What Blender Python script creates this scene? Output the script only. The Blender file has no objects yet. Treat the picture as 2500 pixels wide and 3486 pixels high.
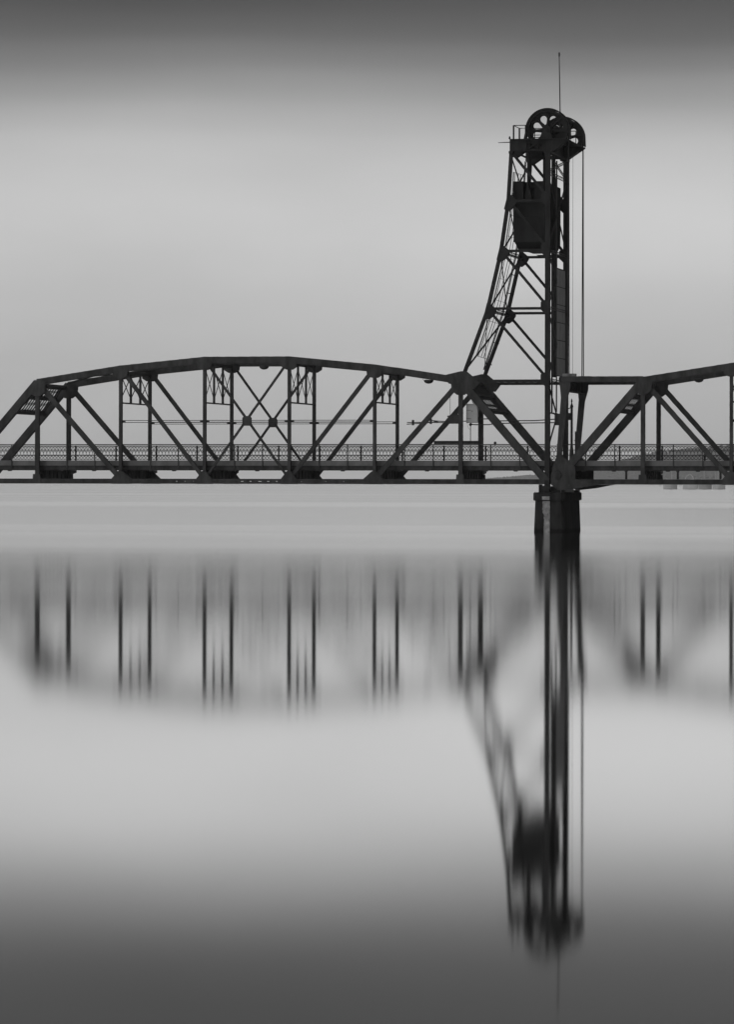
import bpy, math, random
from mathutils import Vector, Matrix

random.seed(7)
R = math.radians
sc = bpy.context.scene
COL = sc.collection

# ------------------------------------------------------------------ camera
CAM = Vector((45.46, -285.7, 3.49))
YAW, ROLL = 0.20094, 0.0015
F_PX, HORIZON, PW, PH = 14249.0, 1640.0, 2500.0, 3486.0
cam = bpy.data.cameras.new("camera")
cam.sensor_fit = 'VERTICAL'
cam.sensor_height = 36.0
cam.lens = 36.0 * F_PX / PH
cam.shift_y = -(PH / 2 - HORIZON) / PH
cam.clip_start = 0.5
cam.clip_end = 30000
camo = bpy.data.objects.new("camera", cam)
camo.location = CAM
camo.rotation_euler = (Matrix.Rotation(YAW, 3, 'Z') @ Matrix.Rotation(R(90), 3, 'X') @ Matrix.Rotation(ROLL, 3, 'Z')).to_euler()
COL.objects.link(camo)
sc.camera = camo

# ------------------------------------------------------------------ world: overcast, bright layer low over the river, dark deck above
world = bpy.data.worlds.new("World")
sc.world = world
world.use_nodes = True
wt = world.node_tree
for n in list(wt.nodes):
    wt.nodes.remove(n)
wo = wt.nodes.new('ShaderNodeOutputWorld')
bg = wt.nodes.new('ShaderNodeBackground')
bg.inputs['Strength'].default_value = 0.1
sky = wt.nodes.new('ShaderNodeTexSky')
sky.sky_type = 'NISHITA'
sky.sun_disc = False
sky.sun_elevation = R(42)
sky.sun_rotation = R(215)
bw = wt.nodes.new('ShaderNodeRGBToBW')
wt.links.new(sky.outputs['Color'], bw.inputs['Color'])
tc = wt.nodes.new('ShaderNodeTexCoord')
sep = wt.nodes.new('ShaderNodeSeparateXYZ')
wt.links.new(tc.outputs['Generated'], sep.inputs[0])
# slow drift of the cloud layer: long streaks
mp = wt.nodes.new('ShaderNodeMapping')
mp.inputs['Scale'].default_value = (5.0, 5.0, 30.0)
wt.links.new(tc.outputs['Generated'], mp.inputs['Vector'])
nz = wt.nodes.new('ShaderNodeTexNoise')
nz.inputs['Scale'].default_value = 1.0
nz.inputs['Detail'].default_value = 2.0
wt.links.new(mp.outputs['Vector'], nz.inputs['Vector'])
jit = wt.nodes.new('ShaderNodeMath'); jit.operation = 'MULTIPLY_ADD'
jit.inputs[1].default_value = 0.012
wt.links.new(nz.outputs['Fac'], jit.inputs[0])
wt.links.new(sep.outputs['Z'], jit.inputs[2])
mr = wt.nodes.new('ShaderNodeMapRange')
mr.inputs['From Min'].default_value = 0.006
mr.inputs['From Max'].default_value = 0.206
wt.links.new(jit.outputs[0], mr.inputs['Value'])
ramp = wt.nodes.new('ShaderNodeValToRGB')
ramp.color_ramp.interpolation = 'CARDINAL'
CLOUD = [(0.000, .50), (0.016, .495), (0.032, .50), (0.047, .545), (0.060, .595), (0.070, .585), (0.0805, .50),
         (0.0885, .375), (0.0965, .245), (0.1045, .148), (0.1125, .086), (0.1215, .058), (0.140, .048), (0.200, .045)]
els = ramp.color_ramp.elements
while len(els) < len(CLOUD):
    els.new(0.5)
for e, (z, v) in zip(els, CLOUD):
    e.position = z / 0.2
    e.color = (v, v, v, 1)
wt.links.new(mr.outputs[0], ramp.inputs['Fac'])
up = wt.nodes.new('ShaderNodeVectorMath'); up.operation = 'SCALE'
up.inputs['Scale'].default_value = 10.0
mp2 = wt.nodes.new('ShaderNodeMapping')
mp2.inputs['Scale'].default_value = (9.0, 9.0, 26.0)
mp2.inputs['Rotation'].default_value = (0.0, R(4), 0.0)
wt.links.new(tc.outputs['Generated'], mp2.inputs['Vector'])
nz2 = wt.nodes.new('ShaderNodeTexNoise')
nz2.inputs['Scale'].default_value = 1.0
nz2.inputs['Detail'].default_value = 3.0
wt.links.new(mp2.outputs['Vector'], nz2.inputs['Vector'])
dr2 = wt.nodes.new('ShaderNodeMapRange')
dr2.inputs['From Min'].default_value = .3
dr2.inputs['From Max'].default_value = .7
dr2.inputs['To Min'].default_value = .93
dr2.inputs['To Max'].default_value = 1.07
wt.links.new(nz2.outputs['Fac'], dr2.inputs['Value'])
drm = wt.nodes.new('ShaderNodeVectorMath'); drm.operation = 'SCALE'
wt.links.new(ramp.outputs['Color'], drm.inputs[0])
wt.links.new(dr2.outputs[0], drm.inputs['Scale'])
wt.links.new(drm.outputs[0], up.inputs[0])
mixw = wt.nodes.new('ShaderNodeMix'); mixw.data_type = 'RGBA'
mixw.inputs['Factor'].default_value = 0.95          # cloud cover over the clear sky
wt.links.new(bw.outputs[0], mixw.inputs['A'])
wt.links.new(up.outputs[0], mixw.inputs['B'])
wt.links.new(mixw.outputs['Result'], bg.inputs['Color'])
wt.links.new(bg.outputs[0], wo.inputs['Surface'])

# ------------------------------------------------------------------ sun behind thick cloud
sun = bpy.data.lights.new("sun", 'SUN')
sun.energy = 0.5
sun.angle = R(25)
sun.color = (1, 1, 1)
suno = bpy.data.objects.new("sun", sun)
el, az = R(42), R(215)      # azimuth from +Y towards +X: behind the camera, to its left
d = Vector((math.sin(az) * math.cos(el), math.cos(az) * math.cos(el), math.sin(el)))
suno.rotation_euler = d.to_track_quat('Z', 'Y').to_euler()
suno.location = (0, -100, 120)
COL.objects.link(suno)

sc.view_settings.view_transform = 'Standard'
sc.view_settings.look = 'None'
sc.view_settings.exposure = 0
sc.view_settings.gamma = 1
sc.render.engine = 'CYCLES'
sc.cycles.use_denoising = True
sc.cycles.max_bounces = 6
sc.cycles.volume_bounces = 1
sc.cycles.use_adaptive_sampling = True

# ------------------------------------------------------------------ materials (all neutral: the photograph is monochrome)
def nodes_of(name):
    m = bpy.data.materials.new(name)
    m.use_nodes = True
    return m, m.node_tree, m.node_tree.nodes['Principled BSDF']

def mottled(name, dark, light, scale=1.5, rough=0.6, metal=0.0, streak=1.0, bump=0.0, detail=5, spec=0.5):
    m, nt, p = nodes_of(name)
    t = nt.nodes.new('ShaderNodeNewGeometry')
    mpn = nt.nodes.new('ShaderNodeMapping')
    mpn.inputs['Scale'].default_value = (1, 1, streak)
    nt.links.new(t.outputs['Position'], mpn.inputs['Vector'])
    n = nt.nodes.new('ShaderNodeTexNoise')
    n.inputs['Scale'].default_value = scale
    n.inputs['Detail'].default_value = detail
    n.inputs['Roughness'].default_value = 0.65
    nt.links.new(mpn.outputs[0], n.inputs['Vector'])
    cr = nt.nodes.new('ShaderNodeValToRGB')
    cr.color_ramp.elements[0].position = 0.32
    cr.color_ramp.elements[1].position = 0.72
    cr.color_ramp.elements[0].color = (dark, dark, dark, 1)
    cr.color_ramp.elements[1].color = (light, light, light, 1)
    nt.links.new(n.outputs['Fac'], cr.inputs['Fac'])
    nt.links.new(cr.outputs['Color'], p.inputs['Base Color'])
    p.inputs['Roughness'].default_value = rough
    p.inputs['Metallic'].default_value = metal
    p.inputs['Specular IOR Level'].default_value = spec
    if bump:
        b = nt.nodes.new('ShaderNodeBump')
        b.inputs['Strength'].default_value = bump
        b.inputs['Distance'].default_value = 0.03
        nt.links.new(n.outputs['Fac'], b.inputs['Height'])
        nt.links.new(b.outputs[0], p.inputs['Normal'])
    return m

STEEL = mottled('weathered_painted_steel', .028, .092, 1.7, .62, streak=.35, spec=.3)
TOWER = mottled('dark_tower_steel', .018, .045, 2.2, .6, streak=.35, spec=.25)  # tower steel in a darker base colour than the spans
MACHINE = mottled('greased_machinery_steel', .015, .03, 3.0, .5, spec=.3)
ROPE = mottled('greased_wire_rope', .03, .05, 4.0, .55, spec=.3)
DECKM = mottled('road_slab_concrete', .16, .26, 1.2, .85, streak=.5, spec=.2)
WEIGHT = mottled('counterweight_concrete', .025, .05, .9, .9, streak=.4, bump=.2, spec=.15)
PALE = mottled('pale_enamel_sheet', .50, .62, 2.5, .5)
BOARD = mottled('galvanised_board', .15, .42, 3.5, .55, streak=.25)
WHITE = mottled('white_gelcoat', .55, .72, 1.0, .35)
WOODM = mottled('haze_lightened_wood', .22, .38, .12, .95, spec=.1)  # haze fade put into the colour: far woods lightened beyond their own tone
EARTH = mottled('river_bank_earth', .2, .32, .05, .95, spec=.1)

def pier_material():
    m, nt, p = nodes_of('river_pier_concrete')
    g = nt.nodes.new('ShaderNodeNewGeometry')
    tcn = nt.nodes.new('ShaderNodeTexCoord')
    mpn = nt.nodes.new('ShaderNodeMapping')
    mpn.inputs['Scale'].default_value = (1, 1, .3)
    nt.links.new(g.outputs['Position'], mpn.inputs['Vector'])
    n = nt.nodes.new('ShaderNodeTexNoise')
    n.inputs['Scale'].default_value = 2.2
    n.inputs['Detail'].default_value = 6
    nt.links.new(mpn.outputs[0], n.inputs['Vector'])
    cr = nt.nodes.new('ShaderNodeValToRGB')
    cr.color_ramp.elements[0].position = .3
    cr.color_ramp.elements[1].position = .75
    cr.color_ramp.elements[0].color = (.02, .02, .02, 1)
    cr.color_ramp.elements[1].color = (.05, .05, .05, 1)
    nt.links.new(n.outputs['Fac'], cr.inputs['Fac'])
    sp = nt.nodes.new('ShaderNodeSeparateXYZ')
    nt.links.new(g.outputs['Position'], sp.inputs[0])
    wj = nt.nodes.new('ShaderNodeMath'); wj.operation = 'MULTIPLY_ADD'
    wj.inputs[1].default_value = .35
    nt.links.new(n.outputs['Fac'], wj.inputs[0]); nt.links.new(sp.outputs['Z'], wj.inputs[2])
    wet = nt.nodes.new('ShaderNodeMapRange')          # algae and tide stain above the water
    wet.inputs['From Min'].default_value = .36; wet.inputs['From Max'].default_value = .50
    wet.inputs['To Min'].default_value = .45; wet.inputs['To Max'].default_value = 1.0
    nt.links.new(wj.outputs[0], wet.inputs['Value'])
    vm = nt.nodes.new('ShaderNodeVectorMath'); vm.operation = 'SCALE'
    nt.links.new(cr.outputs['Color'], vm.inputs[0]); nt.links.new(wet.outputs[0], vm.inputs['Scale'])
    nt.links.new(vm.outputs[0], p.inputs['Base Color'])
    b = nt.nodes.new('ShaderNodeBump')
    b.inputs['Strength'].default_value = .35
    b.inputs['Distance'].default_value = .04
    nt.links.new(n.outputs['Fac'], b.inputs['Height'])
    nt.links.new(b.outputs[0], p.inputs['Normal'])
    p.inputs['Roughness'].default_value = .9
    p.inputs['Specular IOR Level'].default_value = .15
    return m
PIERM = pier_material()
SCALEM = mottled('lime_streak', .16, .62, 2.6, .9, streak=.9, bump=.3, spec=.2)

def water_material():
    m = bpy.data.materials.new('still_river_water')
    m.use_nodes = True
    nt = m.node_tree
    for n in list(nt.nodes):
        nt.nodes.remove(n)
    out = nt.nodes.new('ShaderNodeOutputMaterial')
    g = nt.nodes.new('ShaderNodeNewGeometry')
    s = nt.nodes.new('ShaderNodeSeparateXYZ')
    nt.links.new(g.outputs['Position'], s.inputs[0])
    # the wind ruffles mid-river; the water under this bank lies calm
    fr = nt.nodes.new('ShaderNodeMapRange')
    fr.inputs['From Min'].default_value = -280
    fr.inputs['From Max'].default_value = 520
    nt.links.new(s.outputs['Y'], fr.inputs['Value'])
    mrn = nt.nodes.new('ShaderNodeValToRGB')
    mrn.color_ramp.interpolation = 'EASE'
    WIND = [(-262, .040), (-246, .046), (-218, .058), (-188, .069), (-160, .081), (-132, .095), (-92, .098), (-62, .094), (-30, .115), (2, .175), (24, .170), (50, .112), (250, .110), (420, .19)]
    e_ = mrn.color_ramp.elements
    while len(e_) < len(WIND): e_.new(.5)
    for q, (yy, r_) in zip(e_, WIND):
        q.position = (yy+280)/800
        q.color = (r_, r_, r_, 1)
    nt.links.new(fr.outputs[0], mrn.inputs['Fac'])
    mpn = nt.nodes.new('ShaderNodeMapping')
    mpn.inputs['Scale'].default_value = (.0016, .022, 1)
    nt.links.new(g.outputs['Position'], mpn.inputs['Vector'])
    n = nt.nodes.new('ShaderNodeTexNoise')
    n.inputs['Scale'].default_value = 1.0
    n.inputs['Detail'].default_value = 3
    nt.links.new(mpn.outputs[0], n.inputs['Vector'])
    sc_ = nt.nodes.new('ShaderNodeMapRange')
    sc_.inputs['From Min'].default_value = .3
    sc_.inputs['From Max'].default_value = .7
    sc_.inputs['To Min'].default_value = .90
    sc_.inputs['To Max'].default_value = 1.12
    nt.links.new(n.outputs['Fac'], sc_.inputs['Value'])
    mul = nt.nodes.new('ShaderNodeMath'); mul.operation = 'MULTIPLY'
    nt.links.new(mrn.outputs[0], mul.inputs[0])
    nt.links.new(sc_.outputs[0], mul.inputs[1])
    gl = nt.nodes.new('ShaderNodeBsdfAnisotropic')
    gl.distribution = 'BECKMANN'
    gl.inputs['Color'].default_value = (.985, .985, .985, 1)
    nt.links.new(mul.outputs[0], gl.inputs['Roughness'])
    nt.links.new(gl.outputs[0], out.inputs['Surface'])
    return m
WATER = water_material()

# ------------------------------------------------------------------ mesh helpers
class MB:
    """collects simple solids in world metres, then links them as ONE mesh object"""
    def __init__(s):
        s.v = []; s.f = []
    def hexa(s, c):                      # 8 corners: 0-3 one end, 4-7 the other
        i = len(s.v); s.v += [tuple(p) for p in c]
        s.f += [(i, i+3, i+2, i+1), (i+4, i+5, i+6, i+7), (i, i+1, i+5, i+4), (i+1, i+2, i+6, i+5), (i+2, i+3, i+7, i+6), (i+3, i, i+4, i+7)]
        return s
    def box(s, x0, x1, y0, y1, z0, z1):
        return s.hexa([(x0, y0, z0), (x1, y0, z0), (x1, y1, z0), (x0, y1, z0), (x0, y0, z1), (x1, y0, z1), (x1, y1, z1), (x0, y1, z1)])
    def bar(s, p0, p1, w, h, side=(0, 1, 0), w1=None):
        """rectangular bar: h measured along `side` (made square to the axis), w across it"""
        p0 = Vector(p0); p1 = Vector(p1); a = (p1 - p0).normalized(); b = Vector(side)
        b = (b - a * b.dot(a))
        if b.length < 1e-4:
            b = Vector((1, 0, 0)); b = b - a * b.dot(a)
        b.normalize(); n = a.cross(b)
        w1 = w if w1 is None else w1
        def ring(p, w): return [p - n*w/2 - b*h/2, p + n*w/2 - b*h/2, p + n*w/2 + b*h/2, p - n*w/2 + b*h/2]
        return s.hexa(ring(p0, w) + ring(p1, w1))
    def prism(s, poly, y0, y1):          # polygon of (x, z) extruded along Y
        i = len(s.v); n = len(poly)
        s.v += [(x, y0, z) for x, z in poly] + [(x, y1, z) for x, z in poly]
        s.f += [tuple(range(i, i+n)), tuple(range(i+2*n-1, i+n-1, -1))]
        s.f += [(i+k, i+n+k, i+n+(k+1) % n, i+(k+1) % n) for k in range(n)]
        return s
    def prism_x(s, poly, x0, x1):        # polygon of (y, z) extruded along X
        i = len(s.v); n = len(poly)
        s.v += [(x0, y, z) for y, z in poly] + [(x1, y, z) for y, z in poly]
        s.f += [tuple(range(i, i+n)), tuple(range(i+2*n-1, i+n-1, -1))]
        s.f += [(i+k, i+n+k, i+n+(k+1) % n, i+(k+1) % n) for k in range(n)]
        return s
    def tube(s, pts, r, sides=8, r1=None):
        pts = [Vector(p) for p in pts]; base = len(s.v); n = len(pts)
        for k, p in enumerate(pts):
            a = (pts[min(k+1, n-1)] - pts[max(k-1, 0)]).normalized()
            u = a.cross(Vector((0, 1, 0)) if abs(a.y) < .9 else Vector((1, 0, 0))).normalized(); v = a.cross(u)
            rr = r if r1 is None else r + (r1 - r) * k / (n - 1)
            s.v += [tuple(p + u*rr*math.cos(2*math.pi*j/sides) + v*rr*math.sin(2*math.pi*j/sides)) for j in range(sides)]
        for k in range(n-1):
            for j in range(sides):
                a = base + k*sides + j; b = base + k*sides + (j+1) % sides
                s.f.append((a, b, b+sides, a+sides))
        s.f.append(tuple(range(base, base+sides))[::-1])
        s.f.append(tuple(range(base+(n-1)*sides, base+n*sides)))
        return s
    def lathe(s, c, prof, sides=20, axis='Z'):    # profile of (radius, height)
        base = len(s.v); c = Vector(c)
        for r, h in prof:
            for j in range(sides):
                t = 2*math.pi*j/sides
                o = (r*math.cos(t), r*math.sin(t), h) if axis == 'Z' else (r*math.cos(t), h, r*math.sin(t))
                s.v.append(tuple(c + Vector(o)))
        n = len(prof)
        for k in range(n-1):
            for j in range(sides):
                a = base+k*sides+j; b = base+k*sides+(j+1) % sides
                s.f.append((a, b, b+sides, a+sides))
        s.f.append(tuple(range(base, base+sides))); s.f.append(tuple(range(base+(n-1)*sides, base+n*sides)))
        return s
    def laced(s, p0, p1, w, d, cover=False, lace=True, pitch=.42):
        """built-up member in a truss plane: two channels facing each other, laced across both edges"""
        p0 = Vector(p0); p1 = Vector(p1); a = (p1-p0).normalized(); y = Vector((0, 1, 0)); n = a.cross(y)
        L = (p1-p0).length
        for q in (-1, 1):
            s.bar(p0 + y*q*(d/2-.012), p1 + y*q*(d/2-.012), w, .024)
            for e in (-1, 1):            # channel toes
                o = y*q*(d/2-.06) + n*e*(w/2-.012)
                s.bar(p0+o, p1+o, .022, .07)
        for e in (-1, 1):
            if cover and e == cover:
                o = n*e*(w/2+.012)
                s.bar(p0+o, p1+o, .02, d+.06)
                continue
            if not lace:
                continue
            k = max(2, int(L/pitch)); o = n*e*(w/2+.006)
            for i in range(k):
                q = 1 if i % 2 else -1
                s.bar(p0+a*(L*i/k)+o+y*q*(d/2-.06), p0+a*(L*(i+1)/k)+o-y*q*(d/2-.06), .055, .012, side=n)
        return s
    def build(s, name, mat, parent=None, smooth=False):
        o0 = parent.matrix_world.translation if parent else Vector()
        off = PLACE.get(parent.name, Vector()) if parent else Vector()
        me = bpy.data.meshes.new(name)
        me.from_pydata([(v[0]-off.x, v[1]-off.y, v[2]-off.z) for v in s.v], [], s.f)
        me.materials.append(mat)
        if smooth:
            for p in me.polygons: p.use_smooth = True
        me.update()
        ob = bpy.data.objects.new(name, me)
        COL.objects.link(ob)
        if parent:
            ob.parent = parent
        PLACE[ob.name] = off
        return ob
PLACE = {}     # world offset of each object's local frame

def thing(name, loc, label, cat, group=None):
    e = bpy.data.objects.new(name, None)
    e.empty_display_size = .5
    e.location = loc
    COL.objects.link(e)
    PLACE[e.name] = Vector(loc)
    e['label'] = label; e['category'] = cat
    if group: e['group'] = group
    return e
def tag(o, label, cat, group=None):
    o['label'] = label; o['category'] = cat
    if group: o['group'] = group
    return o
def recentre(o, loc):
    """move a one-mesh thing's origin to its base"""
    loc = Vector(loc)
    for v in o.data.vertices: v.co -= loc
    o.location = loc
    return o
def stuffed(o):
    o['kind'] = 'stuff'; return o

# ------------------------------------------------------------------ the setting: water and the far bank
wb = MB()
NX = 12
wb.v = [(-6000, -420, 0), (6000, -420, 0), (6000, 9200, 0), (-6000, 9200, 0)]
wb.f = [(0, 1, 2, 3)]
water = wb.build('water', WATER)
water['kind'] = 'structure'

BANK = [(2600, 4300), (1500, 4800), (600, 5200), (0, 5400), (-332, 5502), (-500, 5590), (-634, 5675), (-785, 5959), (-880, 6130), (-991, 6333), (-1183, 6605), (-1500, 7000)]
BANKH = [70, 70, 70, 69, 68, 67, 65, 56, 40, 22, 9, 2]
def bank_at(t):
    k = min(int(t), len(BANK)-2); u = t-k
    (x0, y0), (x1, y1) = BANK[k], BANK[k+1]
    return x0+(x1-x0)*u, y0+(y1-y0)*u, BANKH[k]+(BANKH[k+1]-BANKH[k])*u
NB = 90
bk = MB()
rows = 5
for i in range(NB):
    x, y, h = bank_at(i*(len(BANK)-1)/(NB-1.0001))
    for j, (dd, hh) in enumerate([(-20, -1), (20, 1.5), (120, h*.3), (500, h*.84), (1400, h*.80)]):
        jit_ = random.uniform(-2, 2)
        bk.v.append((x-dd*.12+jit_, y+dd, hh+(jit_*.2 if j else 0)))
for i in range(NB-1):
    for j in range(rows-1):
        a = i*rows+j
        bk.f.append((a, a+1, a+rows+1, a+rows))
bank = bk.build('river_bank', EARTH, smooth=True)
bank['kind'] = 'structure'
wd = MB()
for i in range(9000):
    t = (.15+.85*random.random())*(len(BANK)-1.001)
    x, y, h = bank_at(t)
    dd = 25+490*random.random()
    x -= dd*.12; y += dd
    top = h*.84*min(1, max(0, dd-20)/470)+h*.12*random.uniform(.6, 1.0)+2
    r = random.uniform(2.6, 5.2)
    c = Vector((x, y, max(2.0, top-r)))
    n = 6
    base = len(wd.v)
    wd.v.append((c.x, c.y, c.z-r))
    for q in range(n):
        a = 2*math.pi*q/n+random.random()
        rr = r*random.uniform(.6, 1.2)
        wd.v.append((c.x+rr*math.cos(a), c.y+rr*math.sin(a), c.z+random.uniform(-.5, .5)*r))
    wd.v.append((c.x, c.y, c.z+r*random.uniform(.7, 1.1)))
    for q in range(n):
        wd.f += [(base, base+1+(q+1) % n, base+1+q), (base+n+1, base+1+q, base+1+(q+1) % n)]
wood = stuffed(wd.build('distant_woodland', WOODM))
wood['label'] = 'hazy low line of woods along the far bank at right'
wood['category'] = 'woodland'

# ------------------------------------------------------------------ spans
P = 6.096            # panel length
W = 8.2              # distance between the two trusses
YS = W + 1.85        # outer edge of the footway on the far side
ZB = 3.505           # bottom chord axis
ZU = [10.50, 11.43, 12.02, 12.02, 11.43, 10.50]   # axis of top joints 1..6
TD = .36             # depth of truss members across the bridge

def railing_lattice(mb, x0, x1, y):
    T = .249; n = int((x1-x0)/T); T = (x1-x0)/n
    b = .033
    def seg(xa, za, xb, zb): mb.bar((xa, y, za), (xb, y, zb), b, .018)
    for i in range(n):
        x = x0+i*T
        if i+2 <= n:       # interlaced arches
            pr = None
            for k in range(7):
                t = math.pi*k/6
                q = (x+T-T*math.cos(t), 5.72+.28*math.sin(t))
                if pr: seg(*pr, *q)
                pr = q
        seg(x+T/2, 5.42, x+T/2, 5.56); seg(x+T/2, 5.55, x+T/2-.055, 5.67); seg(x+T/2, 5.55, x+T/2+.055, 5.67)
        seg(x, 5.34, x+T/2, 5.43); seg(x+T/2, 5.43, x+T, 5.34)
        seg(x, 5.09, x+T, 5.32); seg(x, 5.32, x+T, 5.09)

def build_span(root, x0, ends=(True, True), tower_end=None):
    L = [x0+P*k for k in range(8)]
    U = [None]+[(L[k], ZU[k-1]) for k in range(1, 7)]
    for y in (0.0, W):
        pt = lambda q: (q[0], y, q[1])
        # chords
        for k in range(1, 6):
            MB().laced(pt(U[k]), pt(U[k+1]), .44, TD+.08, cover=-1).build('top_chord', STEEL, root)
        for k in range(7):
            mb = MB()
            if 2 <= k <= 4:
                for z in (ZB-.095, ZB+.095):
                    mb.box(L[k]+.02, L[k+1]-.02, y-TD/2, y-TD/2+.03, z-.078, z+.078)
                    mb.box(L[k]+.02, L[k+1]-.02, y+TD/2-.03, y+TD/2, z-.078, z+.078)
                for j in range(9):
                    xx = L[k]+.5+j*(P-1)/8
                    mb.box(xx-.16-.05*(j % 3), xx+.16, y-TD/2-.008, y-TD/2+.02, ZB-.14, ZB+.14)
                    mb.box(xx-.16, xx+.14, y+TD/2-.02, y+TD/2+.008, ZB-.14, ZB+.14)
                for q in (-1, 1):
                    for j in range(14):
                        xx = L[k]+j*P/14
                        mb.bar((xx, y-TD/2+.03, ZB+q*.17), (xx+P/14, y+TD/2-.03, ZB+q*.17), .05, .012, side=(0, 0, 1))
            else:
                mb.box(L[k]+.02, L[k+1]-.02, y-TD/2, y-TD/2+.03, ZB-.175, ZB+.175)
                mb.box(L[k]+.02, L[k+1]-.02, y+TD/2-.03, y+TD/2, ZB-.175, ZB+.175)
                for zz in (ZB-.16, ZB, ZB+.16):
                    mb.box(L[k]+.02, L[k+1]-.02, y-TD/2-.045, y-TD/2-.001, zz-.012, zz+.012)
                mb.box(L[k]+.02, L[k+1]-.02, y-TD/2+.031, y+TD/2-.031, ZB-.17, ZB-.15)
            mb.build('bottom_chord', STEEL, root)
        # end posts
        for (xa, q) in ((L[0], U[1]), (L[7], U[6])):
            MB().laced((xa, y, ZB), pt(q), .50, TD+.08, cover=(-1 if xa == L[0] else 1)).build('end_post', STEEL, root)
        # verticals
        for k in range(1, 7):
            w_ = .29 if k in (1, 6) else .215
            MB().laced((L[k], y, ZB+.1), (L[k], y, ZU[k-1]-.1), w_, TD-.06).build('vertical_post', STEEL, root)
        # diagonals
        for a, b, w_ in ((U[1], 2, .34), (U[2], 3, .27), (U[3], 4, .15), (U[4], 3, .15), (U[5], 4, .27), (U[6], 5, .34)):
            sh = .02 if (b == 3 and a == U[4]) else 0.0
            MB().laced(pt(a), (L[b], y, ZB+.15), w_, (TD-.10) if w_ > .2 else .20-sh).build('diagonal_brace', STEEL, root)
        # crossing plate of the middle panel
        xm = (L[3]+L[4])/2; zm = 7.74
        for q in (-1, 1):
            yy = y+q*.125
            MB().prism([(xm-.31, zm-.2), (xm-.2, zm-.34), (xm+.2, zm-.34), (xm+.31, zm-.2), (xm+.31, zm+.2), (xm+.2, zm+.34), (xm-.2, zm+.34), (xm-.31, zm+.2)], yy-.012, yy+.012).build('crossing_plate', STEEL, root)
        # light strut halfway up: two angles with small battens
        for k in range(2, 5):
            mb = MB()
            for z in (7.64, 7.78):
                mb.box(L[k]+.1, L[k+1]-.1, y-.05, y+.05, z-.022, z+.022)
            for xx in (L[k]+.22, L[k+1]-.22):
                mb.prism([(xx-.14, 7.66), (xx+.14, 7.66), (xx+.10, 7.76), (xx-.10, 7.76)], y-.035, y+.035)
            mb.build('middle_strut', STEEL, root)
        # gussets
        for k in range(1, 7):
            x, z = U[k]; s = .70 if k in (1, 6) else .60
            wl, wr, hh = .95*s, .95*s, (.98 if k in (1, 6) else .70)
            sl = (ZU[k]-ZU[k-2])/(2*P) if 1 < k < 6 else 0
            poly = [(x-wl, z-.05-sl*wl), (x-wl*.9, z-hh*.72), (x-.33*s, z-hh), (x+.33*s, z-hh), (x+wl*.9, z-hh*.72), (x+wl, z-.05+sl*wr), (x+wl*.5, z+.16), (x-wl*.5, z+.16)]
            if k == 1: poly[0] = (x-wl*.85, z-.62); poly[1] = (x-wl*.62, z-hh*.86); poly[7] = (x-.2, z+.12)
            if k == 6: poly[5] = (x+wl*.85, z-.62); poly[4] = (x+wl*.62, z-hh*.86); poly[6] = (x+.2, z+.12)
            for q in (-1, 1):
                yy = y+q*(TD/2+.055)
                MB().prism(poly, yy-.012, yy+.012).build('gusset_plate', STEEL, root)
        for k in range(1, 7):
            x = L[k]
            if k in (1, 6):
                poly = [(x-.30, ZB-.16), (x+.30, ZB-.16), (x+.26, ZB+.5), (x-.26, ZB+.5)]
            else:
                wl = .75 if k == 5 else .55; wr = .75 if k == 2 else .55
                if k == 2: wl = .60
                if k == 5: wr = .60
                poly = [(x-wl, ZB-.19), (x+wr, ZB-.19), (x+wr, ZB+.19), (x+wr*.45, ZB+.56), (x+.15, ZB+.72), (x-.15, ZB+.72), (x-wl*.45, ZB+.56), (x-wl, ZB+.19)]
            for q in (-1, 1):
                yy = y+q*(TD/2+.062)
                MB().prism(poly, yy-.012, yy+.012).build('gusset_plate', STEEL, root)
    # floor beams and footway brackets
    for k in range(0, 8):
        x = L[k]+(.12 if k == 0 else -.12 if k == 7 else 0)
        mb = MB()
        mb.box(x-.015, x+.015, TD/2+.08, W-TD/2-.08, 3.66, 4.285)
        mb.box(x-.14, x+.14, TD/2+.08, W-TD/2-.08, 3.63, 3.659)
        mb.box(x-.14, x+.14, TD/2+.08, W-TD/2-.08, 4.255, 4.284)
        for j in range(7):
            yy = 1.0+j*(W-2)/6
            mb.box(x-.07, x+.07, yy-.012, yy+.012, 3.66, 4.254)
        mb.build('floor_beam', STEEL, root)
        if 1 <= k <= 6:
            MB().prism_x([(W+TD/2+.08, 3.75), (W+1.0, 4.02), (YS+.15, 4.12), (YS+.15, 4.29), (W+TD/2+.08, 4.29)], x-.05, x+.05).build('footway_bracket', STEEL, root)
    # deck
    xa, xb = L[0]+.05, L[7]-.25
    MB().box(xa, xb, .42, W-.42, 4.60, 4.97).build('deck_slab', DECKM, root)
    g = MB()
    g.box(xa, xb, .47, .50, 4.29, 4.599); g.box(xa, xb, .38, .58, 4.288, 4.31); g.box(xa, xb, .38, .58, 4.575, 4.599)
    g.build('edge_girder', STEEL, root)
    g = MB()
    g.box(xa, xb, W-.50, W-.47, 4.29, 4.599); g.box(xa, xb, W-.58, W-.38, 4.288, 4.31)
    g.build('edge_girder', STEEL, root)
    for j in range(1, 5):
        yy = .5+j*(W-1)/5
        g = MB(); g.box(xa, xb, yy-.012, yy+.012, 4.30, 4.599); g.box(xa, xb, yy-.1, yy+.1, 4.291, 4.30)
        g.build('stringer', STEEL, root)
    MB().box(xa, xb, W+.30, YS+.12, 4.78, 4.93).build('footway_slab', DECKM, root)
    g = MB(); g.box(xa, xb, YS, YS+.03, 4.30, 4.779)
    g.box(xa, xb, W+.35, W+.38, 4.30, 4.779)
    g.build('footway_stringer', STEEL, root)
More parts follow.
